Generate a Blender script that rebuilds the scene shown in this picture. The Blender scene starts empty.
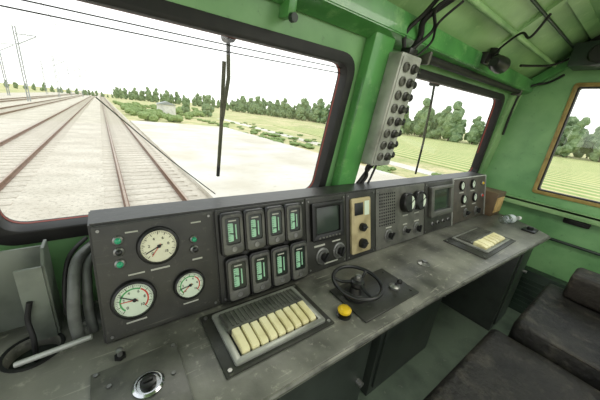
import bpy, bmesh, math, random
from mathutils import Matrix, Vector
random.seed(7)
S=bpy.context.scene
S.view_settings.view_transform='Standard'
COL=S.collection

# ------------------------------------------------------------ materials
def lin(c):
    o=[]
    for v in c:
        v=v/255.0
        o.append(v/12.92 if v<=.04045 else ((v+.055)/1.055)**2.4)
    return (o[0],o[1],o[2],1.0)
MATS={}
def mat(name,c,rough=.5,metal=0.0,var=.12,scale=12.0,bump=0.0,c2=None,mixlo=.45,mixhi=.75,emit=0.0,spec=.5,bscale=None,coat=0.0,speck=None,sscale=70,samt=(.6,.72),rows=None,scratch=None):
    if name in MATS: return MATS[name]
    m=bpy.data.materials.new(name); m.use_nodes=True
    nt=m.node_tree; b=nt.nodes['Principled BSDF']
    tc=nt.nodes.new('ShaderNodeTexCoord')
    n=nt.nodes.new('ShaderNodeTexNoise'); n.inputs['Scale'].default_value=scale; n.inputs['Detail'].default_value=6
    nt.links.new(tc.outputs['Object'],n.inputs['Vector'])
    r=nt.nodes.new('ShaderNodeValToRGB')
    base=lin(c)
    other=lin(c2) if c2 else tuple([x*(1-var*2.2) for x in base[:3]]+[1])
    r.color_ramp.elements[0].position=mixlo; r.color_ramp.elements[0].color=base
    r.color_ramp.elements[1].position=mixhi; r.color_ramp.elements[1].color=other
    nt.links.new(n.outputs['Fac'],r.inputs['Fac'])
    out=r.outputs['Color']
    def mixin(facsock,colr,amt):
        mx=nt.nodes.new('ShaderNodeMix'); mx.data_type='RGBA'
        mr=nt.nodes.new('ShaderNodeMapRange'); mr.inputs['From Min'].default_value=amt[0]; mr.inputs['From Max'].default_value=amt[1]
        nt.links.new(facsock,mr.inputs['Value']); nt.links.new(mr.outputs[0],mx.inputs[0])
        nt.links.new(out,mx.inputs[6]); mx.inputs[7].default_value=lin(colr); return mx.outputs[2]
    if speck:
        s2=nt.nodes.new('ShaderNodeTexNoise'); s2.inputs['Scale'].default_value=sscale; s2.inputs['Detail'].default_value=5; s2.inputs['Roughness'].default_value=.7
        nt.links.new(tc.outputs['Object'],s2.inputs['Vector']); out=mixin(s2.outputs['Fac'],speck,samt)
    if scratch:
        mp=nt.nodes.new('ShaderNodeMapping'); mp.inputs['Scale'].default_value=(4,90,60); mp.inputs['Rotation'].default_value=(0,0,.5)
        s3=nt.nodes.new('ShaderNodeTexNoise'); s3.inputs['Scale'].default_value=1.6; s3.inputs['Detail'].default_value=3
        nt.links.new(tc.outputs['Object'],mp.inputs['Vector']); nt.links.new(mp.outputs[0],s3.inputs['Vector']); out=mixin(s3.outputs['Fac'],scratch,(.66,.76))
    if rows:
        wv=nt.nodes.new('ShaderNodeTexWave'); wv.bands_direction='X'; wv.inputs['Scale'].default_value=rows[1]; wv.inputs['Distortion'].default_value=1.2; wv.inputs['Detail Scale'].default_value=.3
        nt.links.new(tc.outputs['Object'],wv.inputs['Vector']); out=mixin(wv.outputs['Fac'],rows[0],(.45,.9))
    nt.links.new(out,b.inputs['Base Color'])
    b.inputs['Roughness'].default_value=rough; b.inputs['Metallic'].default_value=metal
    b.inputs['Specular IOR Level'].default_value=spec
    b.inputs['Coat Weight'].default_value=coat
    if emit>0:
        nt.links.new(out,b.inputs['Emission Color']); b.inputs['Emission Strength'].default_value=emit
    if bump>0:
        n2=nt.nodes.new('ShaderNodeTexNoise'); n2.inputs['Scale'].default_value=bscale or scale*4; n2.inputs['Detail'].default_value=4
        nt.links.new(tc.outputs['Object'],n2.inputs['Vector'])
        bp=nt.nodes.new('ShaderNodeBump'); bp.inputs['Strength'].default_value=bump; bp.inputs['Distance'].default_value=.02
        nt.links.new(n2.outputs['Fac'],bp.inputs['Height']); nt.links.new(bp.outputs['Normal'],b.inputs['Normal'])
    MATS[name]=m; return m

M_desk=mat('worn_desk_paint',(124,123,113),.36,0,c2=(58,58,52),scale=5,bump=.12,mixlo=.38,mixhi=.70,speck=(160,158,144),sscale=34,samt=(.58,.74),scratch=(166,164,150))
M_edge=mat('desk_edge_metal',(112,112,102),.4,.4,scale=20,c2=(46,46,42))
M_panel=mat('console_dark_paint',(42,42,37),.42,0,scale=9,c2=(24,24,22),bump=.05,speck=(72,71,63),sscale=50,samt=(.60,.75))
M_panel2=mat('console_plate_paint',(50,50,44),.38,0,scale=11,c2=(30,30,27),bump=.05,speck=(84,83,74),sscale=50,samt=(.60,.75),scratch=(80,79,70))
M_panelg=mat('console_grey_paint',(90,90,82),.4,0,scale=14,c2=(58,58,53),bump=.05,speck=(116,114,104),sscale=50,samt=(.6,.75))
M_panelb=mat('console_brown_paint',(72,65,54),.45,0,scale=14,c2=(46,41,35),speck=(104,98,84),sscale=50,samt=(.6,.75))
M_black=mat('black_plastic',(19,19,18),.38,0,scale=20)
M_rub=mat('black_rubber',(15,15,14),.6,0,scale=16,c2=(30,29,26))
M_dark=mat('dark_recess',(10,10,10),.8,0)
M_green=mat('cab_green_paint',(84,148,78),.3,0,scale=4,c2=(58,114,60),bump=.05,coat=.25,mixlo=.4,mixhi=.7,speck=(134,178,116),sscale=12,samt=(.55,.8))
M_greenl=mat('pale_green_paint',(154,190,132),.38,0,scale=3,c2=(104,144,94),bump=.05,mixlo=.4,mixhi=.7,speck=(182,206,156),sscale=14,samt=(.58,.85))
M_greenw=mat('wall_green_paint',(126,172,116),.38,0,scale=3,c2=(86,134,84),bump=.05,mixlo=.4,mixhi=.7,speck=(62,92,60),sscale=20,samt=(.6,.8))
M_greend=mat('dark_green_paint',(40,54,44),.4,0,scale=9,c2=(26,34,30))
M_gold=mat('dirty_tan_plate',(178,164,124),.4,.1,scale=18,c2=(136,122,86))
M_creamk=mat('cream_key_plastic',(226,218,172),.38,0,scale=14,c2=(196,184,130))
M_keyg=mat('keybox_grey_metal',(150,151,142),.38,.3,scale=12,c2=(104,105,98),scratch=(180,180,170))
M_box=mat('grey_enamel',(170,172,164),.36,.2,scale=10,c2=(124,126,118))
M_white=mat('dial_white',(206,218,196),.5,0,var=.06)
M_cdial=mat('dial_cream',(222,220,192),.5,0,var=.06)
M_lcd=mat('meter_green_face',(150,198,164),.3,0,var=.12,scale=30)
M_mface=mat('meter_dark_face',(38,46,40),.25,0,scale=20)
M_screen=mat('screen_glass',(50,60,52),.12,0,scale=6,c2=(36,44,38))
M_red=mat('red_paint',(190,50,36),.4)
M_arcg=mat('green_scale_paint',(60,150,80),.4)
M_yel=mat('yellow_plastic',(222,184,30),.35,scale=20)
M_grnl=mat('green_lens',(40,140,100),.15,emit=.15)
M_chrome=mat('chrome',(200,200,200),.18,1.0,scale=25,c2=(150,150,150))
M_steel=mat('brushed_steel',(140,140,136),.38,.8,scale=25,c2=(92,92,88))
M_grey=mat('grey_conduit',(92,95,90),.5,scale=30,c2=(62,64,60))
M_leather=mat('black_leather',(46,44,41),.55,0,scale=6,c2=(26,25,24),bump=.35,bscale=40,mixlo=.4,mixhi=.65,speck=(90,85,76),sscale=8,samt=(.52,.8),spec=.4)
M_leatherb=mat('worn_dark_leather',(54,49,44),.6,0,scale=7,c2=(30,28,26),bump=.35,bscale=40,speck=(104,94,78),sscale=9,samt=(.55,.8),spec=.35)
M_floor=mat('floor_lino',(104,118,100),.5,0,scale=5,c2=(70,80,70),bump=.1,speck=(140,146,130),sscale=20,samt=(.6,.8))
M_under=mat('pedestal_paint',(44,50,44),.45,0,scale=8,c2=(24,28,24))
M_wood=mat('window_frame_tan',(158,136,76),.45,0,scale=14,c2=(116,96,50))
M_tan=mat('tan_cardboard',(196,164,104),.6,0,scale=25,c2=(150,118,70))
M_brown=mat('brown_box_cardboard',(96,78,54),.6,0,scale=12,c2=(66,54,40))
M_paper=mat('white_paper',(226,226,220),.7,0,var=.05)
M_mark=mat('white_marking',(170,170,158),.6,0,var=.05)
M_blackmark=mat('black_marking',(18,18,18),.6)
M_ballast=mat('pale_gravel',(212,203,187),.95,0,scale=1.0,c2=(188,178,161),bump=.8,bscale=20,mixlo=.35,mixhi=.7,speck=(150,140,124),sscale=9,samt=(.5,.72))
M_conc=mat('pale_concrete',(218,213,201),.9,0,scale=.35,c2=(200,191,173),bump=.3,bscale=5,mixlo=.4,mixhi=.65,speck=(186,178,160),sscale=3,samt=(.55,.75))
M_rail=mat('rusty_rail',(122,90,68),.6,.1,scale=4,c2=(94,68,50))
M_railtop=mat('polished_rail_head',(166,146,128),.4,.3,scale=4,c2=(136,116,98))
M_sleep=mat('concrete_sleeper',(198,188,172),.9,0,scale=5,c2=(172,162,146))
M_grass=mat('dry_grass_field',(170,172,114),.95,0,scale=.25,c2=(206,192,148),bump=.5,bscale=5,mixlo=.4,mixhi=.62,speck=(134,150,86),sscale=1.2,samt=(.5,.7))
M_crop=mat('crop_green',(142,162,90),.95,0,scale=.3,c2=(172,178,112),bump=.5,bscale=6,rows=((204,194,140),.2),speck=(116,142,72),sscale=1.5,samt=(.5,.7))
M_leaf=mat('haze_tinted_foliage',(126,146,104),.9,0,scale=1.0,c2=(94,116,78),bump=.8,bscale=4,mixlo=.4,mixhi=.6,speck=(158,174,134),sscale=2.5,samt=(.5,.7))  # distance haze is put into the leaf colours as a paler green
M_bush=mat('bush_foliage',(126,148,88),.9,0,scale=2,c2=(90,116,60),bump=.8,bscale=8,speck=(168,178,120),sscale=6,samt=(.5,.7))
M_trunk=mat('tree_bark',(110,96,80),.9,0,scale=5)
M_mast=mat('galvanised_mast',(160,164,166),.6,.2,scale=3)
M_hut=mat('hut_plaster',(230,226,218),.9,0,scale=2)
def glassmat(name,fac,tint=(1,1,1,1)):
    m=bpy.data.materials.new(name); m.use_nodes=True; nt=m.node_tree; nt.nodes.clear()
    o=nt.nodes.new('ShaderNodeOutputMaterial'); t=nt.nodes.new('ShaderNodeBsdfTransparent'); g=nt.nodes.new('ShaderNodeBsdfGlossy')
    t.inputs['Color'].default_value=tint; g.inputs['Roughness'].default_value=.02
    mx=nt.nodes.new('ShaderNodeMixShader'); mx.inputs[0].default_value=fac
    nt.links.new(t.outputs[0],mx.inputs[1]); nt.links.new(g.outputs[0],mx.inputs[2]); nt.links.new(mx.outputs[0],o.inputs['Surface']); return m
M_glass=glassmat('window_glass',.04,(.99,1,.99,1))
M_bottle=glassmat('clear_plastic',.22,(.90,.92,.92,1))

# ------------------------------------------------------------ geometry helpers
def aidx(axis):
    if axis=='z': return Matrix.Identity(4)
    if axis=='x': return Matrix.Rotation(math.pi/2,4,'Y')
    return Matrix.Rotation(-math.pi/2,4,'X')
class P:
    def __init__(s): s.bm=bmesh.new()
    def add(s,t,mi=0,M=None):
        if M is not None: t.transform(M)
        for f in t.faces: f.material_index=mi
        me=bpy.data.meshes.new('tmp'); t.to_mesh(me); t.free(); s.bm.from_mesh(me); bpy.data.meshes.remove(me); return s
    def box(s,c,d,bev=0,mi=0,rot=None,seg=2):
        t=bmesh.new(); bmesh.ops.create_cube(t,size=1)
        for v in t.verts: v.co=Vector((v.co.x*d[0],v.co.y*d[1],v.co.z*d[2]))
        if bev>0: bmesh.ops.bevel(t,geom=t.edges[:],offset=bev,segments=seg,affect='EDGES',profile=.5)
        M=Matrix.Translation(c)
        if rot is not None: M=M@rot
        return s.add(t,mi,M)
    def bx(s,x0,x1,y0,y1,z0,z1,bev=0,mi=0):
        return s.box(((x0+x1)/2,(y0+y1)/2,(z0+z1)/2),(x1-x0,y1-y0,z1-z0),bev,mi)
    def cyl(s,c,r,h,axis='z',seg=28,r2=None,bev=0,mi=0,rot=None):
        t=bmesh.new(); bmesh.ops.create_cone(t,cap_ends=True,segments=seg,radius1=r,radius2=r if r2 is None else r2,depth=h)
        if bev>0:
            es=[e for e in t.edges if abs(e.verts[0].co.z-e.verts[1].co.z)<1e-6]
            bmesh.ops.bevel(t,geom=es,offset=bev,segments=2,affect='EDGES')
        M=Matrix.Translation(c)@(rot if rot is not None else aidx(axis))
        return s.add(t,mi,M)
    def lathe(s,prof,c=(0,0,0),axis='z',seg=32,mi=0,rot=None):
        t=bmesh.new(); rings=[]
        for r,z in prof:
            if r<1e-5: rings.append([t.verts.new((0,0,z))])
            else: rings.append([t.verts.new((r*math.cos(2*math.pi*i/seg),r*math.sin(2*math.pi*i/seg),z)) for i in range(seg)])
        for a,b in zip(rings,rings[1:]):
            for i in range(seg):
                j=(i+1)%seg
                if len(a)==1 and len(b)==1: continue
                if len(a)==1: t.faces.new((a[0],b[j],b[i]))
                elif len(b)==1: t.faces.new((a[i],a[j],b[0]))
                else: t.faces.new((a[i],a[j],b[j],b[i]))
        bmesh.ops.recalc_face_normals(t,faces=t.faces[:])
        M=Matrix.Translation(c)@(rot if rot is not None else aidx(axis))
        return s.add(t,mi,M)
    def torus(s,c,R,r,seg=48,ms=12,mi=0,rot=None):
        pr=[(R+r*math.cos(2*math.pi*k/ms),r*math.sin(2*math.pi*k/ms)) for k in range(ms+1)]
        t=P().lathe(pr,seg=seg); bmesh.ops.remove_doubles(t.bm,verts=t.bm.verts[:],dist=1e-5)
        M=Matrix.Translation(c)@(rot if rot is not None else Matrix.Identity(4))
        return s.add(t.bm,mi,M)
    def tube(s,pts,r,seg=10,mi=0,smooth=True,closed=False):
        pts=[Vector(p) for p in pts]
        if smooth and len(pts)>2:
            q=[]
            for i in range(len(pts)-1):
                p0=pts[max(i-1,0)];p1=pts[i];p2=pts[i+1];p3=pts[min(i+2,len(pts)-1)]
                for k in range(8):
                    u=k/8
                    q.append(.5*((2*p1)+(p2-p0)*u+(2*p0-5*p1+4*p2-p3)*u*u+(-p0+3*p1-3*p2+p3)*u**3))
            q.append(pts[-1]); pts=q
        t=bmesh.new(); rings=[]; up=None
        for i,p in enumerate(pts):
            d=(pts[min(i+1,len(pts)-1)]-pts[max(i-1,0)]).normalized()
            if up is None:
                up=Vector((0,0,1)) if abs(d.z)<.9 else Vector((1,0,0))
            a=(up-d*up.dot(d)).normalized(); up=a; b=d.cross(a)
            rings.append([t.verts.new(p+r*(a*math.cos(2*math.pi*k/seg)+b*math.sin(2*math.pi*k/seg))) for k in range(seg)])
        for A,B in zip(rings,rings[1:]):
            for k in range(seg):
                j=(k+1)%seg; t.faces.new((A[k],A[j],B[j],B[k]))
        t.faces.new(rings[0][::-1]); t.faces.new(rings[-1])
        bmesh.ops.recalc_face_normals(t,faces=t.faces[:])
        return s.add(t,mi)
    def prism(s,pts,a,b,axis='x',mi=0,bev=0):
        t=bmesh.new()
        def mk(p,h):
            if axis=='x': return (h,p[0],p[1])
            if axis=='y': return (p[0],h,p[1])
            return (p[0],p[1],h)
        A=[t.verts.new(mk(p,a)) for p in pts]; B=[t.verts.new(mk(p,b)) for p in pts]
        t.faces.new(A); t.faces.new(B[::-1])
        for i in range(len(pts)):
            j=(i+1)%len(pts); t.faces.new((A[i],B[i],B[j],A[j]))
        bmesh.ops.recalc_face_normals(t,faces=t.faces[:])
        if bev>0: bmesh.ops.bevel(t,geom=t.edges[:],offset=bev,segments=2,affect='EDGES')
        return s.add(t,mi)
    def arc(s,r0,r1,a0,a1,z,mi=0,n=24):
        t=bmesh.new(); prev=None
        for k in range(n+1):
            a=math.radians(a0+(a1-a0)*k/n)
            v=(t.verts.new((r0*math.cos(a),r0*math.sin(a),z)),t.verts.new((r1*math.cos(a),r1*math.sin(a),z)))
            if prev: t.faces.new((prev[0],prev[1],v[1],v[0]))
            prev=v
        return s.add(t,mi)
    def plate(s,loops,z0,z1,mi=0,bev=0):
        cu=bpy.data.curves.new('tmpc','CURVE'); cu.dimensions='2D'; cu.fill_mode='BOTH'; cu.extrude=(z1-z0)/2-bev; cu.bevel_depth=bev; cu.bevel_resolution=1
        for L in loops:
            sp=cu.splines.new('POLY'); sp.points.add(len(L)-1)
            for k,p in enumerate(L): sp.points[k].co=(p[0],p[1],0,1)
            sp.use_cyclic_u=True
        ob=bpy.data.objects.new('tmpc',cu); COL.objects.link(ob)
        me=ob.to_mesh(); t=bmesh.new(); t.from_mesh(me); ob.to_mesh_clear()
        bpy.data.objects.remove(ob); bpy.data.curves.remove(cu)
        bmesh.ops.remove_doubles(t,verts=t.verts[:],dist=1e-6)
        bmesh.ops.recalc_face_normals(t,faces=t.faces[:])
        return s.add(t,mi,Matrix.Translation((0,0,(z0+z1)/2)))
    def text(s,body,c,size,mi=0,h=.0006,rot=None):
        cu=bpy.data.curves.new('tmpt','FONT'); cu.body=body; cu.size=size; cu.align_x='CENTER'; cu.align_y='CENTER'; cu.extrude=h
        ob=bpy.data.objects.new('tmpt',cu); COL.objects.link(ob)
        me=ob.to_mesh(); t=bmesh.new(); t.from_mesh(me); ob.to_mesh_clear()
        bpy.data.objects.remove(ob); bpy.data.curves.remove(cu)
        return s.add(t,mi,Matrix.Translation(c)@(rot if rot is not None else Matrix.Identity(4)))
    def obj(s,name,mats,parent=None,M=None,label=None,flat=False):
        me=bpy.data.meshes.new(name); s.bm.to_mesh(me); s.bm.free()
        if not isinstance(mats,(list,tuple)): mats=[mats]
        for m in mats: me.materials.append(m)
        if not flat:
            me.shade_smooth(); me.set_sharp_from_angle(angle=.6)
        ob=bpy.data.objects.new(name,me); COL.objects.link(ob)
        if M is not None: ob.matrix_basis=M
        if parent is not None: ob.parent=parent
        if label: ob['label']=label
        return ob
def tag(ob,label,cat,group=None,kind=None):
    ob['label']=label; ob['category']=cat
    if group: ob['group']=group
    if kind: ob['kind']=kind
    return ob
def struct(ob): ob['kind']='structure'; return ob
def empty(name,M,label,cat,group=None):
    e=bpy.data.objects.new(name,None); e.empty_display_size=.05; COL.objects.link(e); e.matrix_basis=M
    return tag(e,label,cat,group)
def rrect(x0,x1,y0,y1,r,n=8):
    L=[]
    for cx,cy,a0 in ((x1-r,y1-r,0),(x0+r,y1-r,90),(x0+r,y0+r,180),(x1-r,y0+r,270)):
        for k in range(n+1):
            a=math.radians(a0+90*k/n); L.append((cx+r*math.cos(a),cy+r*math.sin(a)))
    return L
def rquad(pts,r,n=8):
    L=[]; N=len(pts)
    for i in range(N):
        p=Vector(pts[i]); a=(Vector(pts[i-1])-p).normalized(); b=(Vector(pts[(i+1)%N])-p).normalized()
        A=p+a*r; B=p+b*r
        for k in range(n+1):
            u=k/n; L.append(tuple((1-u)**2*A+2*u*(1-u)*p+u*u*B))
    return L
def circ(cx,cy,r,n=32): return [(cx+r*math.cos(2*math.pi*k/n),cy+r*math.sin(2*math.pi*k/n)) for k in range(n)]
def frame(o,e1,e2):
    e1=Vector(e1).normalized(); e2=Vector(e2).normalized(); n=e1.cross(e2)
    return Matrix(((e1.x,e2.x,n.x,o[0]),(e1.y,e2.y,n.y,o[1]),(e1.z,e2.z,n.z,o[2]),(0,0,0,1)))
T=Matrix.Translation

PF=frame((0,.715,.85),(1,0,0),(0,.2355,.9719))   # console face
WF=frame((0,.97,1.12),(1,0,0),(0,-.1093,.994))   # windscreen wall, normal towards the cab
RF=frame((2.95,0,0),(0,-1,0),(0,0,1))            # side wall, normal towards the cab

# ------------------------------------------------------------ cab shell
w1=[(-.265,-.012),(.85,.0),(.885,.605),(-.225,.585)]
w2=[(1.10,.0),(2.80,.005),(2.66,.655),(1.12,.63)]
def off(q,d):
    c=Vector((sum(p[0] for p in q)/4,sum(p[1] for p in q)/4)); return [(p[0]+(d if p[0]>c.x else -d),p[1]+(d if p[1]>c.y else -d)) for p in q]
h1=rquad(off(w1,.025),.08); h2=rquad(off(w2,.025),.08)
p=P().plate([[(-.9,-1.13),(2.95,-1.13),(2.95,.85),(-.9,.85)],h1,h2],-.05,0)
struct(p.obj('wall_front',M_greenw,M=WF))
M_seal=mat('rust_red_seal',(132,50,34),.6)
for i,(q,nm) in enumerate(((w1,'window_1'),(w2,'window_2'))):
    root=P().plate([rquad(off(q,.036),.09),rquad(q,.065)],-.055,.010,bev=.004).obj(nm,M_rub,M=WF); struct(root)
    P().plate([rquad(off(q,.004),.067),rquad(off(q,-.0045),.062)],-.045,-.036).obj('trim_bead',M_seal,parent=root)
    P().plate([rquad(off(q,.01),.07)],-.034,-.030).obj('glass_pane',M_glass,parent=root)
p=P().plate([[(-1.0,0),(1.6,0),(1.6,2.23),(-.52,2.23),(-1.0,1.86)],rrect(-.53,.62,1.08,1.905,.015)],-.05,0)
struct(p.obj('wall_right',M_greenw,M=RF))
root=struct(P().plate([rrect(-.552,.64,1.058,1.927,.02),rrect(-.53,.62,1.08,1.905,.015)],-.05,.012,bev=.003).obj('window_3',M_wood,M=RF))
P().plate([rrect(-.531,.621,1.079,1.906,.015),rrect(-.517,.607,1.093,1.892,.015)],-.045,.004).obj('inner_seal',M_rub,parent=root)
P().plate([rrect(-.52,.61,1.09,1.895,.01)],-.03,-.026).obj('glass_pane',M_glass,parent=root)
struct(P().bx(2.88,2.95,-1.5,.93,.965,.985,.003).bx(2.88,2.89,-1.5,.93,.93,.985,.003).obj('trim_1',M_greenl))
p=P().prism([(.89,1.96),(.86,1.99),(.54,2.26),(-1.6,2.26),(-1.6,2.23),(.52,2.23),(.86,1.945)],-.9,2.95)
struct(p.obj('ceiling',M_greenl))
p=P()
for x in (-.1,.95,2.0): p.prism([(.86,1.935),(.50,2.215),(-1.5,2.215),(-1.5,2.24),(.52,2.24),(.87,1.96)],x-.022,x+.022)
p.prism([(.535,2.19),(.485,2.225),(.485,2.25),(.56,2.25)],-.9,2.95)
struct(p.obj('trim_2',M_greenl))
struct(P().bx(-.9,2.95,-1.6,.95,-.04,0).obj('floor',M_floor))
struct(P().prism([(.885,1.83),(.80,1.86),(.80,1.945),(.87,1.96)],-.9,2.95,bev=.004).obj('trim_3',M_green))
p=P().plate([rquad([(.935,-.25),(1.045,-.25),(1.075,.80),(.955,.80)],.005)],0,.055,bev=.006)
struct(p.obj('trim_4',M_green,M=WF))
struct(P().plate([[(2.86,-.25),(2.95,-.25),(2.95,.82),(2.76,.82)]],0,.03,bev=.004).obj('trim_5',M_greenl,M=WF))
struct(P().prism([(.86,1.93),(.50,2.21),(-1.5,2.21),(-1.5,2.15),(.47,2.15),(.84,1.87)],2.89,2.95,bev=.003).obj('trim_6',M_green))

# ------------------------------------------------------------ desk
outl=[(-.75,.375),(.24,.372),(.99,.362),(1.65,.328),(2.50,.285),(2.60,.40),(2.70,.60),(2.70,.93),(-.75,.93)]
desk=empty('control_desk',T((0,0,0)),'long worn grey painted driver desk under the windscreens','desk')
P().plate([outl,circ(-.21,.785,.055)],.812,.85,bev=.003).obj('desktop',M_desk,parent=desk)
P().tube([(-.75,.373,.836),(.24,.370,.836),(.99,.36,.836),(1.65,.326,.836),(2.50,.283,.836),(2.60,.398,.836),(2.70,.60,.836)],.010,smooth=False).obj('edge_strip',M_edge,parent=desk)
P().lathe([(.062,.0),(.062,.003),(.054,.003),(.054,-.06),(0,-.06)],c=(-.21,.785,.849)).obj('cable_hole_ring',M_rub,parent=desk)
def ped(x0,x1,y0,door=True):
    a=P().bx(x0,x1,y0,.93,0,.815,.004).obj('pedestal',M_under,parent=desk)
    b=P().bx(x0+.03,x1-.03,y0-.012,y0,.06,.77,.003).obj('cabinet_door',M_under,parent=desk)
    P().cyl((x1-.06,y0-.02,.5),.012,.03,'y').obj('knob',M_steel,parent=b)
ped(-.7,.15,.46); ped(.30,.78,.44); ped(1.05,1.70,.55); ped(2.32,2.62,.36)
P().bx(-.7,2.62,.9,.93,0,.81).obj('back_panel',M_dark,parent=desk)

# ------------------------------------------------------------ console
con=empty('instrument_console',T((0,.715,.85)),'long charcoal sloped instrument console standing on the desk','control panel')
LC=PF.copy(); LC.translation=(0,0,0)
P().prism([(0,0),(.079,.326),(.19,.326),(.21,0)],-.062,2.50,bev=.004).obj('console_body',M_panel,parent=con)
def cp(p,name,mats,parent=None,label=None,at=None):
    if parent is None or parent is con: return p.obj(name,mats,parent=con,M=LC@(T(at) if at else Matrix.Identity(4)),label=label)
    return p.obj(name,mats,parent=parent,label=label)
def screws(p,x0,x1,y0,y1,z,mi=1):
    for x in (x0+.012,x1-.012):
        for y in (y0+.012,y1-.012): p.cyl((x,y,z),.004,.003,seg=12,mi=mi)
    return p
secs=[(-.055,.252,M_panel2),(.262,.628,M_panel),(.634,.862,M_panel2),(.868,1.075,M_panel),(1.085,1.55,M_panelg),(1.56,1.915,M_panel2),(1.925,2.495,M_panelb)]
for x0,x1,m in secs:
    p=P().plate([rrect(x0,x1,.008,.328,.006)],0,.006,bev=.0015); screws(p,x0,x1,.008,.328,.007)
    cp(p,'panel_plate',[m,M_steel])
Z0=.006
def gauge(x,y,r,ang,nums,face,arcs=False):
    p=P().lathe([(0,0),(r*1.12,0),(r*1.12,.006),(r*1.06,.016),(r*.95,.018),(r*.92,.010),(0,.010)])
    g=cp(p,'pressure_gauge',M_black,at=(x,y,Z0))
    d=P().cyl((0,0,.0112),r*.92,.002)
    for k in range(41):
        a=math.radians(225-270*k/40); L=.16 if k%4==0 else .08
        rr=r*(.86-L/2)
        d.box((rr*math.cos(a),rr*math.sin(a),.0126),(r*L,r*(.03 if k%4==0 else .015),.0006),mi=1,rot=Matrix.Rotation(a,4,'Z'))
    if arcs:
        d.arc(r*.62,r*.70,225,60,.0125,mi=3); d.arc(r*.62,r*.70,58,-45,.0125,mi=2)
    n=len(nums)
    for k,s_ in enumerate(nums):
        a=math.radians(225-270*k/(n-1)); d.text(s_,(r*.50*math.cos(a),r*.50*math.sin(a),.0126),r*.22,mi=1)
    cp(d,'dial',[face,M_blackmark,M_red,M_arcg],parent=g)
    a=math.radians(ang); R=Matrix.Rotation(a,4,'Z')
    q=P().box((math.cos(a)*r*.28,math.sin(a)*r*.28,.0145),(r*.95,r*.05,.001),rot=R).cyl((0,0,.0145),r*.1,.004,seg=16)
    cp(q,'needle',M_blackmark,parent=g)
    q=P().box((math.cos(a+.5)*r*.25,math.sin(a+.5)*r*.25,.0135),(r*.8,r*.04,.001),rot=Matrix.Rotation(a+.5,4,'Z'))
    cp(q,'needle',M_red,parent=g,label='red needle')
NN=['0','2','4','6','8','10']
gauge(.091,.251,.050,205,NN,M_cdial); gauge(.017,.112,.050,150,NN,M_white,True); gauge(.164,.110,.042,190,NN,M_white,True)
def lamp(x,y,r,m,name='indicator_lamp'):
    g=cp(P().lathe([(0,0),(r*1.4,0),(r*1.4,.005),(r,.008),(0,.008)]),name,M_steel,at=(x,y,Z0))
    cp(P().lathe([(r*.95,.008),(r*.85,.013),(r*.5,.016),(0,.017)],seg=20),'lens',m,parent=g)
lamp(-.003,.284,.009,M_grnl); lamp(-.004,.252,.009,M_black); lamp(-.005,.219,.009,M_grnl)
lamp(.189,.250,.008,M_grnl); lamp(.189,.217,.009,M_black)
def name_plate(x,y,w,h,m=None): cp(P().box((0,0,.001),(w,h,.002)),'nameplate',m or M_mark,at=(x,y,Z0))
for x,y,w,h in ((.09,.182,.05,.005),(.03,.182,.04,.004),(.164,.050,.045,.004),(.017,.046,.05,.004),(.195,.185,.03,.005),(.03,.302,.03,.004),(.2,.302,.03,.004)): name_plate(x,y,w,h)
def meter(x,y,w,h):
    p=P().plate([rrect(-w/2,w/2,-h/2,h/2,.012)],0,.022,bev=.004)
    g=cp(p,'meter_module',M_black,at=(x,y,Z0))
    f=P().plate([rrect(-w*.34,w*.34,-h*.22,h*.38,.006)],.0212,.0228,mi=3)
    f.plate([rrect(-w*.22,w*.02,-h*.17,h*.27,.004)],.0226,.0236)
    for k in range(8): f.box((-w*.17,-h*.13+k*h*.052,.0239),(w*(.08 if k%2 else .13),.0012,.0006),mi=1)
    f.box((-w*.04,random.uniform(-.05,.15)*h,.0244),(w*.26,.0035,.0008),mi=1,rot=Matrix.Rotation(random.uniform(-.3,.3),4,'Z'))
    f.box((0,h*.325,.0234),(w*.36,h*.03,.001),mi=2)
    f.box((w*.15,h*.05,.0234),(w*.06,h*.36,.001))
    cp(f,'meter_face',[M_lcd,M_blackmark,M_mark,M_mface],parent=g)
    cp(P().plate([rrect(-w*.46,w*.46,-h*.47,h*.47,.012),rrect(-w*.36,w*.36,-h*.25,h*.41,.010)],.022,.027,bev=.001),'bezel',M_panelg,parent=g)
    cp(P().cyl((0,-h*.36,.026),.009,.008,bev=.001).box((0,-h*.36,.0305),(.014,.002,.001)),'adjusting_knob',M_steel,parent=g)
for k in range(4):
    meter(.309+.083*k,.247,.074,.140)
    meter(.318+.086*k,.088,.076,.148)
g=cp(P().plate([rrect(.655,.835,.145,.305,.006),rrect(.675,.815,.17,.288,.004)],Z0,.024,bev=.002),'display_unit',M_black)
cp(P().bx(.674,.816,.169,.289,Z0,.012),'screen',M_screen,parent=g)
q=P()
for k in range(7): q.box((.69+.019*k,.155,.0245),(.012,.008,.002),.0005)
cp(q,'button_row',M_panelg,parent=g)
def rotary(x,y,r,m=None):
    g=cp(P().lathe([(0,0),(r*1.25,0),(r*1.25,.004),(r,.006),(r,.012),(0,.012)]),'rotary_switch',M_steel,at=(x,y,Z0))
    cp(P().lathe([(r*.62,.012),(r*.55,.026),(0,.027)],seg=20).box((0,0,.028),(r*1.5,r*.32,.014),.002,rot=Matrix.Rotation(random.uniform(.2,1.2),4,'Z')),'knob',m or M_black,parent=g)
rotary(.715,.068,.030); rotary(.815,.072,.030)
name_plate(.70,.118,.06,.008); name_plate(.80,.122,.05,.006); name_plate(.765,.03,.08,.006)
g=cp(P().plate([rrect(.892,1.022,.035,.300,.008)],Z0,.020,bev=.003),'selector_module',M_gold,label='dirty tan selector unit with dark window')
cp(P().bx(.908,.968,.22,.28,.019,.023,.002),'window',M_black,parent=g)
cp(P().bx(.978,1.012,.215,.285,.019,.022,.002),'label_field',M_white,parent=g)
cp(P().cyl((.957,.16,.03),.020,.022,bev=.003).box((.957,.16,.043),(.034,.008,.01),.002),'knob',M_black,parent=g)
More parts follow.
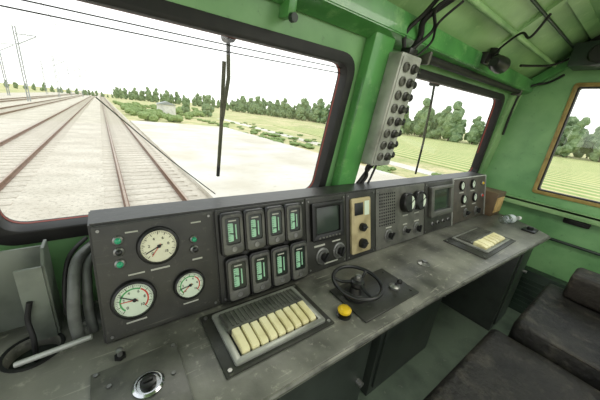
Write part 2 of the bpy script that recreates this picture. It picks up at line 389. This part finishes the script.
cp(P().cyl((.957,.08,.03),.024,.022,bev=.003).box((.957,.08,.043),(.040,.008,.01),.002),'knob',M_black,parent=g)
q=P()
for i in range(8):
    for j in range(11): q.cyl((1.115+.018*i,.135+.0165*j,.0068),.0048,.002,seg=10)
cp(q,'speaker_grille',M_dark)
for x in (1.345,1.465):
    g=cp(P().lathe([(0,0),(.056,0),(.056,.03),(.05,.038),(.046,.034),(0,.034)]),'drum_meter',M_black,at=(x,.235,Z0))
    cp(P().plate([[(.04*math.cos(math.radians(a)),.04*math.sin(math.radians(a))) for a in range(-70,80,10)]],.034,.036),'meter_face',M_white,parent=g)
    cp(P().box((.012,.004,.038),(.05,.004,.002),rot=Matrix.Rotation(.5,4,'Z')),'needle',M_blackmark,parent=g)
rotary(1.19,.072,.028,M_black); rotary(1.345,.072,.020); rotary(1.465,.065,.028,M_black)
for x,y,w in ((1.19,.115,.05),(1.465,.11,.05),(1.345,.16,.05),(1.465,.16,.05),(1.345,.108,.04)): name_plate(x,y,w,.007)
g=cp(P().plate([rrect(1.60,1.885,.11,.30,.01),rrect(1.63,1.855,.14,.282,.004)],Z0,.03,bev=.003),'display_unit',M_panelg)
cp(P().bx(1.628,1.857,.138,.284,Z0,.014),'screen',M_screen,parent=g)
for x in (1.65,1.72,1.79,1.86): lamp(x,.06,.009,M_black)
def smallg(x,y,r=.03):
    g=cp(P().lathe([(0,0),(r*1.2,0),(r*1.2,.01),(r,.014),(r*.9,.008),(0,.008)]),'small_gauge',M_black,at=(x,y,Z0))
    cp(P().cyl((0,0,.009),r*.88,.002),'dial',M_white,parent=g)
    cp(P().box((0,r*.3,.011),(.003,r*.9,.001),rot=Matrix.Rotation(.6,4,'Z')),'needle',M_blackmark,parent=g)
smallg(2.06,.275); smallg(2.25,.275); smallg(2.10,.172); smallg(2.29,.170)
rotary(2.14,.065,.028); rotary(2.33,.060,.028)
lamp(2.43,.27,.012,M_yel); lamp(2.43,.17,.012,M_red)
for x,y in ((2.06,.225),(2.25,.225),(2.1,.12),(2.29,.12)): name_plate(x,y,.07,.008)
cp(P().bx(1.918,1.924,.004,.332,0,.012).bx(2.488,2.498,.004,.332,0,.012).bx(1.92,2.498,.327,.334,0,.012),'edge_trim',M_box)

# ------------------------------------------------------------ key switch boxes on the desk
def keybox(x0,x1,y0,y1,kx0,kx1,ky0,ky1,yc,n,label):
    cx,cy=(x0+x1)/2,(y0+y1)/2
    e=empty('key_switch_box',T((cx,cy,.85)),label,'switch box','key switch boxes on the desk')
    P().bx(x0-cx,x1-cx,y0-cy,y1-cy,0,.006,.002).obj('base_plate',M_panel2,parent=e)
    P().plate([rrect(kx0-cx-.022,kx1-cx+.022,ky0-cy-.018,yc-cy+.014,.006),rrect(kx0-cx-.006,kx1-cx+.006,ky0-cy-.004,yc-cy-.002,.004)],.006,.017,bev=.002).obj('frame',M_keyg,parent=e)
    q=P().prism([(ky1-cy+.004,.006),(ky1-cy+.004,.024),(ky1-cy+.012,.028),(yc-cy,.022),(yc-cy,.006)],kx0-cx-.006,kx1-cx+.006,bev=.002)
    for k in range(2*n+1):
        x=kx0-cx+(kx1-kx0)*k/(2*n)
        q.prism([(ky1-cy+.014,.026),(ky1-cy+.014,.0305),(yc-cy-.004,.0255),(yc-cy-.004,.021)],x-.0028,x+.0028)
    q.obj('ribbed_cover',M_panelg,parent=e)
    w=(kx1-kx0)/n
    for k in range(n):
        xa=kx0-cx+k*w; dz=-.004 if k in (2,) else 0
        P().prism([(ky0-cy,.008),(ky0-cy,.022+dz),(ky0-cy+.010,.028+dz),(ky1-cy,.034+dz),(ky1-cy,.008)],xa+.003,xa+w-.003,bev=.002).obj('key',M_creamk,parent=e)
    for a in (x0-cx+.015,x1-cx-.015):
        for b in (y0-cy+.015,y1-cy-.015): P().cyl((a,b,.007),.006,.004,seg=12).obj('screw',M_steel,parent=e)
keybox(.18,.55,.455,.69,.235,.50,.490,.570,.655,9,'grey key switch box with aged cream keys beside the handwheel')
keybox(1.60,2.10,.375,.61,1.70,2.02,.415,.485,.58,7,'key switch box with small cream keys near the desk end')

# handwheel
e=empty('handwheel',T((.71,.515,.85)),'small black brake handwheel on a square plate on the desk','wheel')
P().box((.10,-.02,.004),(.33,.19,.008),.003).cyl((-.04,.05,.009),.005,.004).cyl((.24,-.09,.009),.005,.004).cyl((.24,.05,.009),.005,.004).obj('mounting_plate',M_panel2,parent=e)
P().lathe([(.045,.008),(.045,.018),(.026,.026),(.02,.05),(.028,.062),(.026,.076),(.012,.082),(0,.082)]).obj('column',M_black,parent=e)
tilt=Matrix.Rotation(.08,4,'X')
P().torus((0,0,.072),.092,.0075,rot=tilt).obj('rim',M_black,parent=e)
for a in (20,140,260):
    a=math.radians(a); P().tube([(0.015*math.cos(a),.015*math.sin(a),.074),(.055*math.cos(a),.055*math.sin(a),.064),(.092*math.cos(a),.092*math.sin(a),.072+.007*math.sin(a))],.006).obj('spoke',M_black,parent=e)
P().lathe([(.0,.0),(.012,0),(.014,.008),(.010,.02),(.0,.022)],c=(0,0,.080)).obj('hub_cap',M_steel,parent=e)
e=empty('toggle_lever',T((.90,.47,.858)),'small black lever switch on the wheel plate','switch')
P().lathe([(0,0),(.022,0),(.022,.008),(.012,.014),(0,.015)]).obj('base',M_steel,parent=e)
P().tube([(0,0,.01),(.006,-.004,.02),(.012,-.008,.026)],.005).lathe([(0,-.01),(.01,-.006),(.011,0),(.008,.008),(0,.011)],c=(.014,-.009,.03)).obj('lever',M_black,parent=e)
e=empty('push_button',T((.605,.468,.85)),'yellow mushroom push button on the desk edge','button')
P().lathe([(0,0),(.026,0),(.026,.006),(.018,.008),(0,.008)]).obj('collar',M_black,parent=e)
P().lathe([(.012,.008),(.014,.014),(.023,.018),(.024,.026),(.016,.034),(0,.036)]).obj('cap',M_yel,parent=e)
e=empty('ignition_switch',T((.02,.535,.85)),'round chrome key switch on a dark plate at the desk front','switch')
P().box((-.015,-.005,.003),(.19,.20,.006),.002).obj('plate',M_panelg,parent=e)
P().lathe([(0,0),(.034,.006),(.034,.010),(.029,.014),(.026,.014),(.024,.010),(0,.010)]).obj('bezel',M_chrome,parent=e)
P().lathe([(.018,.010),(.017,.018),(.010,.020),(0,.020)]).box((0,0,.022),(.022,.006,.006),.002).obj('knob',M_black,parent=e)
for a,b in ((-.1,.085),(-.1,-.09),(.07,.085),(-.075,.04),(.055,.0)): P().cyl((a,b,.0075),.005,.004,seg=12).obj('screw',M_steel,parent=e)
e=empty('hook_bolt',T((-.03,.655,.85)),'small dark steel stud on the desk below the gauges','bolt')
P().cyl((0,0,.004),.014,.008,seg=6,bev=.001).obj('nut',M_black,parent=e)
P().lathe([(.006,.008),(.006,.022),(.009,.026),(0,.03)]).obj('stud',M_steel,parent=e)

# open bent bracket beside console
e=empty('metal_bracket',T((-.25,.87,.85)),'open grey bent sheet metal bracket beside the console','bracket')
M_br=mat('bracket_grey',(112,118,108),.4,.1,scale=10,c2=(74,80,72))
P().bx(-.16,.085,.028,.035,.0,.24,.001).obj('back_plate',M_br,parent=e)
P().prism([(-.05,0),(.035,0),(.035,.255),(-.02,.255),(-.05,.22)],.083,.09,bev=.001).obj('side_plate',M_br,parent=e)
P().prism([(-.05,0),(.035,0),(.035,.255),(-.02,.255),(-.05,.22)],-.167,-.16,bev=.001).obj('side_plate',M_br,parent=e)
P().bx(-.16,-.085,-.055,-.048,.0,.20,.001).obj('folded_flange',M_br,parent=e)
P().bx(.035,.085,-.055,-.048,.0,.22,.001).obj('folded_flange',M_br,parent=e)
def thing_tube(name,pts,r,m,label,cat,group=None,seg=12):
    o=P().tube([Vector(q)-Vector(pts[0]) for q in pts],r,seg=seg).obj(name,m,M=T(pts[0])); return tag(o,label,cat,group)
thing_tube('cable_conduit',[(-.115,.765,.85),(-.118,.765,.92),(-.112,.79,.99),(-.10,.85,1.05),(-.06,.93,1.06)],.014,M_grey,'grey flexible conduit rising behind the console end','cable','conduits beside the console')
thing_tube('cable_conduit',[(-.085,.79,.85),(-.088,.79,.92),(-.085,.81,.99),(-.075,.86,1.04),(-.02,.93,1.05)],.012,M_grey,'grey flexible conduit rising behind the console end','cable','conduits beside the console')
thing_tube('power_cable',[(-.135,.83,.85),(-.138,.83,.95),(-.12,.87,1.05),(-.08,.93,1.08)],.006,M_rub,'thin black cable beside the conduits','cable')
thing_tube('steel_rod',[(-.235,.745,.858),(-.16,.735,.872),(-.085,.725,.886)],.007,M_box,'straight grey rod lying beside the round desk hole','rod')
thing_tube('power_cable',[(-.21,.785,.80),(-.205,.79,.88),(-.21,.805,.93),(-.2,.81,.98)],.006,M_rub,'thin black cable coming out of the desk hole','cable')

# things on the desk end
e=empty('water_bottle',T((2.40,.555,.884))@Matrix.Rotation(-.25,4,'Z')@aidx('x'),'clear plastic water bottle lying on the desk','bottle')
P().lathe([(0,0),(.028,0),(.033,.008),(.033,.05),(.030,.055),(.033,.06),(.033,.13),(.028,.16),(.013,.185),(.013,.2)]).obj('bottle_body',M_bottle,parent=e)
P().lathe([(0,.222),(.015,.222),(.016,.198),(.0,.198)]).obj('cap',M_paper,parent=e)
P().lathe([(.0336,.07),(.0336,.12)]).obj('bottle_label',mat('bottle_label_grey',(196,202,200),.5),parent=e)
e=empty('storage_box',T((2.60,.74,.85)),'small brown box with tan cardboard front behind the console end','box')
P().bx(-.095,.095,-.08,.08,0,.20,.004).obj('box_body',M_brown,parent=e)
P().bx(-.08,.08,-.083,-.079,.03,.16,.001).obj('front_card',M_tan,parent=e)
o=P().bx(-.05,.05,-.04,.04,0,.012,.003).cyl((0,0,.02),.02,.02,bev=.003).obj('desk_socket',M_black,M=T((2.46,.39,.85))); tag(o,'small black socket on the desk corner','socket')
o=P().lathe([(0,0),(.03,0),(.03,.004),(.012,.01),(.012,.02),(0,.021)]).obj('desk_stud',M_steel,M=T((1.22,.52,.85))); tag(o,'small round steel stud on the desk','bolt')

# ------------------------------------------------------------ switch box on the pillar
bw=WF@T((1.06,.185,.055))
e=empty('breaker_box',bw,'slim grey enamel breaker box with dark round sockets on the pillar','switch box')
P().plate([rrect(0,.145,0,.50,.008)],0,.07,bev=.004).obj('housing',M_box,parent=e)
P().plate([rrect(.008,.137,.012,.488,.005)],.07,.074,bev=.001).obj('cover_plate',M_box,parent=e)
for k in range(8):
    P().lathe([(0,0),(.021,0),(.021,.006),(.016,.010),(.014,.010),(.013,.004),(0,.004)],c=(.042,.045+.058*k,.074),seg=20).obj('ringed_socket',M_panelg,parent=e)
    P().lathe([(0,0),(.021,0),(.021,.006),(.016,.010),(.013,.020),(0,.021)],c=(.100,.045+.058*k,.074),seg=20).obj('round_socket',M_panel2,parent=e)
for k in range(8):
    P().lathe([(0,0),(.013,0),(.013,.02),(.019,.026),(.019,.045),(.010,.052),(.0,.053)],c=(.145,.045+.058*k,.04),axis='x',seg=20).obj('side_plug',M_black,parent=e)
P().box((.08,.515,.04),(.06,.03,.05),.004).obj('cable_gland',M_black,parent=e)
def wpt(x,w,n): return WF@Vector((x,w,n))
GB='black wiring at the pillar'
LB1='black cable bundle running from breaker box to ceiling'; LB2='black cable hanging below the breaker box'
thing_tube('wiring_bundle',[wpt(1.16,.71,.09),wpt(1.18,.77,.10),wpt(1.15,.83,.12),wpt(1.18,.92,.22),wpt(1.15,1.0,.30)],.013,M_rub,LB1,'cable',GB)
thing_tube('wiring_bundle',[wpt(1.12,.71,.08),wpt(1.10,.77,.08),wpt(1.13,.85,.13),wpt(1.10,.95,.24)],.009,M_rub,LB1,'cable',GB)
thing_tube('wiring_bundle',[wpt(1.14,.71,.10),wpt(1.20,.80,.14),wpt(1.13,.86,.17),wpt(1.19,.93,.26)],.007,M_rub,LB1,'cable',GB)
thing_tube('wiring_bundle',[wpt(1.19,.69,.10),wpt(1.23,.76,.13),wpt(1.19,.82,.16),wpt(1.22,.90,.22)],.005,M_rub,LB1,'cable',GB)
thing_tube('wiring_bundle',[wpt(1.16,.19,.08),wpt(1.15,.14,.05),wpt(1.09,.08,.06),wpt(1.05,.02,.06),wpt(1.04,-.08,.065)],.010,M_rub,LB2,'cable',GB)
thing_tube('wiring_bundle',[wpt(1.12,.19,.08),wpt(1.10,.15,.07),wpt(1.12,.10,.07),wpt(1.07,.03,.07),wpt(1.02,-.08,.065)],.008,M_rub,LB2,'cable',GB)
thing_tube('wiring_bundle',[wpt(1.18,.19,.07),wpt(1.18,.12,.06),wpt(1.13,.06,.08),wpt(1.10,-.02,.06),wpt(1.09,-.08,.055)],.006,M_rub,LB2,'cable',GB)
e=empty('reading_lamp',WF@T((1.93,.815,.09)),'small black swivel lamp on the header above the windscreen','lamp')
P().box((0,0,.0),(.15,.06,.04),.005).box((.04,.045,.0),(.05,.05,.04),.004).obj('mount',M_black,parent=e)
P().tube([(0,0,.0),(-.02,.02,.05),(-.06,.0,.08)],.010).obj('arm',M_black,parent=e)
P().lathe([(0,-.06),(.024,-.06),(.042,-.02),(.046,.05),(.038,.05),(.0,.03)],c=(-.07,-.03,.09),axis='x',seg=20).obj('lamp_head',M_black,parent=e)
thing_tube('lamp_wire',[wpt(1.92,.82,.1),wpt(1.88,.88,.16),wpt(1.84,.93,.24),wpt(1.80,.90,.3),wpt(1.74,.98,.36)],.006,M_rub,'thin black wire looping up from the lamp','cable')
e=empty('blind_roller',WF@T((1.35,.715,.05)),'long black blind roller above the smaller windscreen','blind')
P().tube([(0,0,0),(1.42,.02,0)],.020,smooth=False,seg=16).obj('roller_tube',M_rub,parent=e)
P().box((0,0,-.01),(.02,.06,.07),.004).obj('end_bracket',M_panelg,parent=e); P().box((1.42,.02,-.01),(.02,.06,.07),.004).obj('end_bracket',M_panelg,parent=e)
thing_tube('ceiling_conduit',[(1.3,.70,2.05),(2.0,.70,2.05),(2.9,.70,2.05)],.014,M_greenl,'green painted conduit running across the sloped ceiling','pipe','ceiling conduits')
thing_tube('ceiling_conduit',[(1.3,.60,2.135),(2.1,.60,2.135),(2.9,.60,2.135)],.008,M_greend,'thin dark conduit running across the sloped ceiling','pipe','ceiling conduits')
e=empty('ventilator_unit',T((2.80,.44,2.03)),'chunky dark ventilator unit with bracket in the upper cab corner','ventilator')
P().box((0,0,.05),(.20,.30,.15),.012).obj('housing',M_greend,parent=e)
P().lathe([(.0,0),(.05,0),(.06,.02),(.05,.035),(0,.035)],c=(-.10,0,.04),rot=Matrix.Rotation(-math.pi/2,4,'Y')).obj('outlet_nozzle',M_black,parent=e)
P().box((.04,.0,.16),(.06,.20,.08),.004).obj('mount_bracket',M_black,parent=e)
P().box((.06,-.19,.03),(.08,.08,.12),.006).obj('terminal_box',M_black,parent=e)
thing_tube('power_cable',[(2.80,.56,2.10),(2.70,.66,2.02),(2.55,.72,1.99),(2.38,.76,1.965)],.008,M_rub,'black cable drooping along the sloped ceiling','cable')
thing_tube('power_cable',[(2.88,.62,1.98),(2.90,.70,1.93),(2.88,.80,1.90),(2.86,.86,1.80),(2.88,.88,1.5)],.009,M_rub,'black cable running down the corner post','cable')
e=empty('sun_visor_catch',WF@T((.53,.68,.0)),'small green metal catch above the windscreen','catch')
P().box((0,.05,.03),(.03,.10,.06),.003).obj('catch_plate',M_green,parent=e)
P().cyl((0,.0,.07),.014,.02,bev=.002).obj('catch_knob',M_greend,parent=e)
e=empty('wall_handle',RF@T((-.22,.965-.05,.0)),'black recessed handle with pull bar on the green side wall','handle')  # black pull handle fixed to the side wall
P().plate([rrect(-.075,.075,-.035,.035,.01)],0,.02,bev=.003).obj('escutcheon',M_black,parent=e)
P().tube([(-.05,0,.02),(-.045,0,.045),(.045,0,.045),(.05,0,.02)],.008).obj('grip',M_rub,parent=e)
e=empty('wall_heater',RF@T((-.25,.0,0)),'dark green louvred heater on the side wall','heater')
P().box((0,.2,.05),(.34,.42,.10),.006).obj('casing',M_greend,parent=e)
q=P()
for k in range(7): q.box((0,.06+.045*k,.103),(.28,.014,.012),.003)
q.obj('louvre_grille',M_greend,parent=e)
thing_tube('wall_pipe',[(2.90,.80,.05),(2.90,.80,.5),(2.90,.8,.92)],.016,M_greenl,'pale green vertical pipe in the cab corner','pipe')
thing_tube('wall_pipe',[(2.92,-.9,.72),(2.92,.2,.72),(2.92,.85,.72)],.012,M_greend,'dark green pipe along the side wall','pipe')
e=empty('junction_box',RF@T((-.62,.62,0)),'small green junction box on the side wall corner','box')
P().box((0,.06,.03),(.12,.16,.06),.006).obj('box_body',M_greenl,parent=e)
P().cyl((.0,.06,.064),.02,.01,bev=.002).obj('cover_screw',M_steel,parent=e)

# ------------------------------------------------------------ seats
def seat(x0,x1,yf,z,label,depth=.5,arm=True,th=.13):
    cx=(x0+x1)/2; w=x1-x0
    e=empty('driver_seat',T((cx,yf-depth/2,0)),label,'seat','cab seats')
    t=bmesh.new(); bmesh.ops.create_cube(t,size=1)
    for v in t.verts: v.co=Vector((v.co.x*w,v.co.y*depth,v.co.z*th))
    bmesh.ops.bevel(t,geom=t.edges[:],offset=.03,segments=3,affect='EDGES',profile=.5)
    bmesh.ops.subdivide_edges(t,edges=[ed for ed in t.edges if ed.calc_length()>.2],cuts=7,use_grid_fill=True)
    for v in t.verts:
        if v.co.z>th*.4:
            fx=max(0,1-(v.co.x/(w/2))**2); fy=max(0,1-(v.co.y/(depth/2))**2)
            v.co.z+=-.022*fx*fy+.004*math.sin(v.co.x*23)*math.cos(v.co.y*19)
    P().add(t,0,T((0,0,z-th/2))).obj('seat_cushion',M_leather,parent=e)
    P().tube([(-w/2+.03,depth/2-.008,z-.02),(w/2-.03,depth/2-.008,z-.02)],.006,smooth=False).tube([(-w/2+.008,-depth/2+.03,z-.02),(-w/2+.008,depth/2-.03,z-.02)],.006,smooth=False).tube([(w/2-.008,-depth/2+.03,z-.02),(w/2-.008,depth/2-.03,z-.02)],.006,smooth=False).obj('piping',M_leatherb,parent=e)
    P().box((0,0,z-th-.025),(w*.94,depth*.94,.05),.008).obj('seat_pan',M_greend,parent=e)
    P().lathe([(0,0),(.18,0),(.18,.02),(.05,.05),(.045,z-th-.04),(0,z-th-.04)]).obj('pedestal',M_greend,parent=e)
    P().box((0,-depth/2-.05,z+.25),(w*.95,.10,.5),.035,seg=4,rot=Matrix.Rotation(.12,4,'X')).obj('backrest',M_leather,parent=e)
    if arm:
        P().box((w/2-.05,-.05,z+.075),(.22,depth*.84,.17),.025,seg=3).obj('armrest',M_leatherb,parent=e)
seat(1.66,2.40,.18,.57,'black leather cab seat with thick armrest near the side wall',arm=True,th=.19)
seat(.84,1.63,.245,.50,'dark worn leather driver seat before the desk',arm=False)

# ------------------------------------------------------------ wipers outside
def wiper(xt,wt,xb,wb_,label):
    e=empty('windscreen_wiper',WF@T((xt,wt,-.085)),label,'wiper','windscreen wipers')
    v=Vector((xb-xt,wb_-wt,0)); L=v.length; d=v.normalized()
    P().cyl((0,0,-.0),.016,.06,bev=.002).obj('pivot',M_black,parent=e)
    P().tube([(0,0,0),d*L*.25+Vector((.012,0,0)),d*L*.55],.007,smooth=False).obj('wiper_arm',M_black,parent=e)
    P().tube([d*L*.15+Vector((-.012,0,.01)),d*L*.6+Vector((-.006,0,.012)),d*L],.007,smooth=False).obj('wiper_blade',M_rub,parent=e)
wiper(.378,.595,.362,.09,'black wiper parked vertically outside the large windscreen')
wiper(1.74,.64,1.90,.02,'black wiper hanging outside the smaller windscreen')
thing_tube('washer_hose',[wpt(-.01,.36,-.06),wpt(.17,.18,-.06),wpt(.345,.02,-.06)],.0018,M_rub,'very thin dark hose outside the windscreen','hose')
for w in (.555,.535):
    thing_tube('heater_wire',[wpt(-.2,w+.0,-.028),wpt(.35,w+.012,-.028),wpt(.87,w+.03,-.028)],.0016,M_rub,'thin dark wire along the top of the windscreen','wire','wires along the windscreen top')

# ------------------------------------------------------------ outside
GZ=-1.5
g=struct(P().bx(-300,600,-60,800,GZ-.2,GZ).obj('ground',M_grass))
o=P().prism([(-22,-1.5),(-20.5,-1.44),(2.0,-1.44),(2.6,-1.5)],-8,520,axis='y').obj('ballast_bed',M_ballast); tag(o,'wide bed of pale gravel ballast under the tracks','gravel',kind='stuff')
o=P().prism([(2.6,-2),(13.5,-2),(13.5,36),(3.6,38),(2.6,38)],-1.5,-1.34,axis='z').obj('concrete_platform',M_conc); tag(o,'broad pale concrete loading platform beside the track','platform')
o=P().bx(0,50,0,70,0,.04).obj('crop_field',M_crop,M=T((17.5,-20,-1.5))@Matrix.Rotation(-.16,4,'Z')); tag(o,'green crop field with rows beyond the platform','field')
o=P().prism([(14.2,-30),(15.6,-30),(22.5,60),(20.5,60)],-1.5,-1.47,axis='z').obj('dirt_road',M_conc); tag(o,'pale dirt road beside the field','road')
sl=P().bx(-1.25,1.25,-.13,.13,-.12,0,.02)
def rail(parent,dx,y0,y1):
    pr=[(-.07,0),(.07,0),(.07,.012),(.012,.03),(.012,.115),(.036,.122),(.036,.148),(.03,.152),(-.03,.152),(-.036,.148),(-.036,.122),(-.012,.115),(-.012,.03),(-.07,.012)]
    pr=[(a+dx,b) for a,b in pr]
    p_=P().prism(pr,0,y1-y0,axis='y').bx(dx-.03,dx+.03,0,y1-y0,.1515,.154,mi=1)
    return p_.obj('rail',[M_rail,M_railtop],parent=parent)
slme=None
for ti,tx in enumerate((1.03,-3.37,-8.3,-12.7)):
    e=empty('railway_track',T((tx,3,-1.42)),('straight railway track with rusty rails running ahead of the cab','neighbouring railway track with rusty rails','railway track farther across the yard','outermost railway track of the yard')[ti],'railway track','parallel railway tracks')
    rail(e,-.7535,0,500); rail(e,.7535,0,500)
    for k in range(100):
        if slme is None:
            o=sl.obj('sleeper',M_sleep,parent=e,M=T((0,.3,0))); slme=o; continue
        o=slme.copy(); COL.objects.link(o); o.parent=e; o.matrix_basis=T((0,.3+.6*k,0))
    q=P()
    for k in range(100,500): q.bx(-1.25,1.25,.17+.6*k,.43+.6*k,-.1,0)
    o=q.obj('sleeper_run',M_sleep,parent=e); o['kind']='stuff'
def mast(x,y,h,side):
    e=empty('catenary_mast',T((x,y,-1.44)),'tall pale steel catenary mast beside the tracks','mast','catenary masts')
    q=P()
    for a,b in ((-.16,-.16),(.16,-.16),(-.16,.16),(.16,.16)): q.bx(a-.05,a+.05,b-.05,b+.05,0,h)
    for k in range(int(h/.6)): q.bx(-.16,.16,-.175,-.135,.3+.6*k,.37+.6*k)
    q.obj('lattice_post',M_mast,parent=e)
    P().tube([(0,0,h-1.2),(side*2.6,0,h-1.0)],.07,smooth=False).tube([(0,0,h-2.8),(side*2.6,0,h-1.1)],.07,smooth=False).obj('cantilever_arm',M_mast,parent=e)
for y in (70,118,166,220): mast(-10.5,y,12,1)
for y in (92,150,205): mast(-17,y,12,1)
for y in (150,215): mast(-5.8,y,12,1)
for x,z in ((-8.1,8.6),(-3.3,8.4)):
    thing_tube('contact_wire',[(x,20,z),(x,150,z-.1),(x,400,z)],.025,M_mast,'thin overhead contact wire above a track','wire','overhead contact wires',seg=6)

def blob(t,c,r,seed,sub=3):
    b=bmesh.new(); bmesh.ops.create_icosphere(b,subdivisions=sub,radius=1)
    rnd=random.Random(seed)
    for v in b.verts:
        k=1+.18*math.sin(v.co.x*5+seed)*math.cos(v.co.y*6+seed*2)+.12*math.sin(v.co.z*11+seed)*math.sin(v.co.x*13)+rnd.uniform(-.16,.16)
        v.co=Vector((v.co.x*r[0]*k,v.co.y*r[1]*k,v.co.z*r[2]*k))
    t.add(b,0,T(c))
def treeproto(seed,h):
    rnd=random.Random(seed); q=P()
    for k in range(18):
        z=h*(.10+.80*k/18); rr=h*rnd.uniform(.10,.16)*(1-.45*abs(k-6)/12)
        blob(q,(rnd.uniform(-.17,.17)*h*(1-.5*k/18),rnd.uniform(-.17,.17)*h*(1-.5*k/18),z),(rr,rr,rr*1.1),seed*10+k,2)
    fo=q.obj('foliage',M_leaf,flat=True)
    tr=P().lathe([(h*.025,0),(h*.018,h*.3),(h*.008,h*.8),(0,h*.82)],seg=8).obj('trunk',M_trunk)
    return tr,fo
protos=[treeproto(s,h) for s,h in ((1,8.5),(2,9.5),(3,7.8),(4,7.0))]
used=set()
def put_tree(i,x,y,sc,group):
    e=empty('tree',T((x,y,GZ))@Matrix.Rotation(random.uniform(0,6),4,'Z')@Matrix.Scale(sc,4),'hazy green leafy tree in a line beyond the fields','tree',group)
    for pr in protos[i]:
        if pr.name in used: c=pr.copy(); COL.objects.link(c)
        else: c=pr; used.add(pr.name)
        c.parent=e
n=0; GT='trees along the field edge'
for k in range(150):
    y=-60+1.5*k+random.uniform(-.6,.6); x=77+(0,5.5,-4.5)[k%3]+random.uniform(-1.5,1.5)-max(0,(y-90))*.12
    put_tree(random.randrange(4),x,y,random.uniform(.6,1.2),GT); n+=1
for k in range(95):
    x=-60+1.9*k
    put_tree(random.randrange(4),x+random.uniform(-.6,.6),222+(6 if k%2 else -2),random.uniform(.6,1.15) if x>8 else random.uniform(.25,.6),GT); n+=1
put_tree(0,20.5,66,.62,GT); put_tree(1,17,72,.42,GT)
bq=P()
for k in range(9): blob(bq,(random.uniform(-.8,.8),random.uniform(-.8,.8),.35+random.uniform(0,.4)),(.5,.5,.42),50+k,2)
bproto=bq.obj('shrub',M_bush,M=T((6,45,GZ)),flat=True); tag(bproto,'low green shrub growing beside the track','shrub','shrubs beyond the platform')
for k in range(110):
    o=bproto.copy(); COL.objects.link(o)
    y=random.uniform(39,110); x=random.uniform(3.8,5+ (y-30)*.40)
    o.matrix_basis=T((x,y,GZ))@Matrix.Rotation(random.uniform(0,6),4,'Z')@Matrix.Scale(random.uniform(.35,1.15),4)
for k in range(140):
    o=bproto.copy(); COL.objects.link(o)
    y=random.uniform(0,50)
    o.matrix_basis=T((13.7+random.random()**2*(4+y*.16),y,GZ))@Matrix.Rotation(random.uniform(0,6),4,'Z')@Matrix.Diagonal((1.2,1.2,.8,1))@Matrix.Scale(random.uniform(.12,.4),4)
e=empty('trackside_hut',T((9,52,GZ)),'small white plastered hut beyond the platform','hut')
P().bx(-1.3,1.3,-1,1,0,2.1,.02).obj('walls',M_hut,parent=e)
P().prism([(-1.5,2.1),(1.5,2.1),(0,2.6)],-1.2,1.2,axis='y').obj('roof',M_mast,parent=e)

# ------------------------------------------------------------ camera, light
cam=bpy.data.cameras.new('camera'); co=bpy.data.objects.new('camera',cam); COL.objects.link(co)
up=Vector((.1006,.943,.315)).normalized(); d2=Vector((.808,.107,-.579)); d2=(d2-up*d2.dot(up)).normalized(); d1=up.cross(d2)
R=Matrix((d2,d1,up)).to_4x4()
co.matrix_world=T((0,0,1.5))@R
cam.lens=15.6; cam.sensor_width=36; cam.clip_start=.02; cam.clip_end=3000
S.camera=co
w=bpy.data.worlds.new('hazy_sky'); S.world=w; w.use_nodes=True; nt=w.node_tree
bg=nt.nodes['Background']; tc=nt.nodes.new('ShaderNodeTexCoord'); sp=nt.nodes.new('ShaderNodeSeparateXYZ'); cr=nt.nodes.new('ShaderNodeValToRGB')
nt.links.new(tc.outputs['Generated'],sp.inputs[0]); nt.links.new(sp.outputs['Z'],cr.inputs[0]); nt.links.new(cr.outputs[0],bg.inputs[0])
cr.color_ramp.elements[0].position=0; cr.color_ramp.elements[0].color=(1,.99,.96,1); cr.color_ramp.elements[1].position=.6; cr.color_ramp.elements[1].color=(.88,.94,1,1)
bg.inputs[1].default_value=1.7
sn=bpy.data.lights.new('sun','SUN'); sn.energy=.9; sn.angle=.3; sn.color=(1,.95,.86); so=bpy.data.objects.new('sun',sn); COL.objects.link(so)
so.rotation_euler=(math.radians(-35),math.radians(25),0)
a=bpy.data.lights.new('cab_fill_light','AREA'); a.energy=16; a.size=.8; a.color=(1,.98,.90); ao=bpy.data.objects.new('cab_fill_light',a); COL.objects.link(ao); ao.location=(1.4,-.2,2.18)  # added fill light that brightens the cab; no lamp fitting stands there
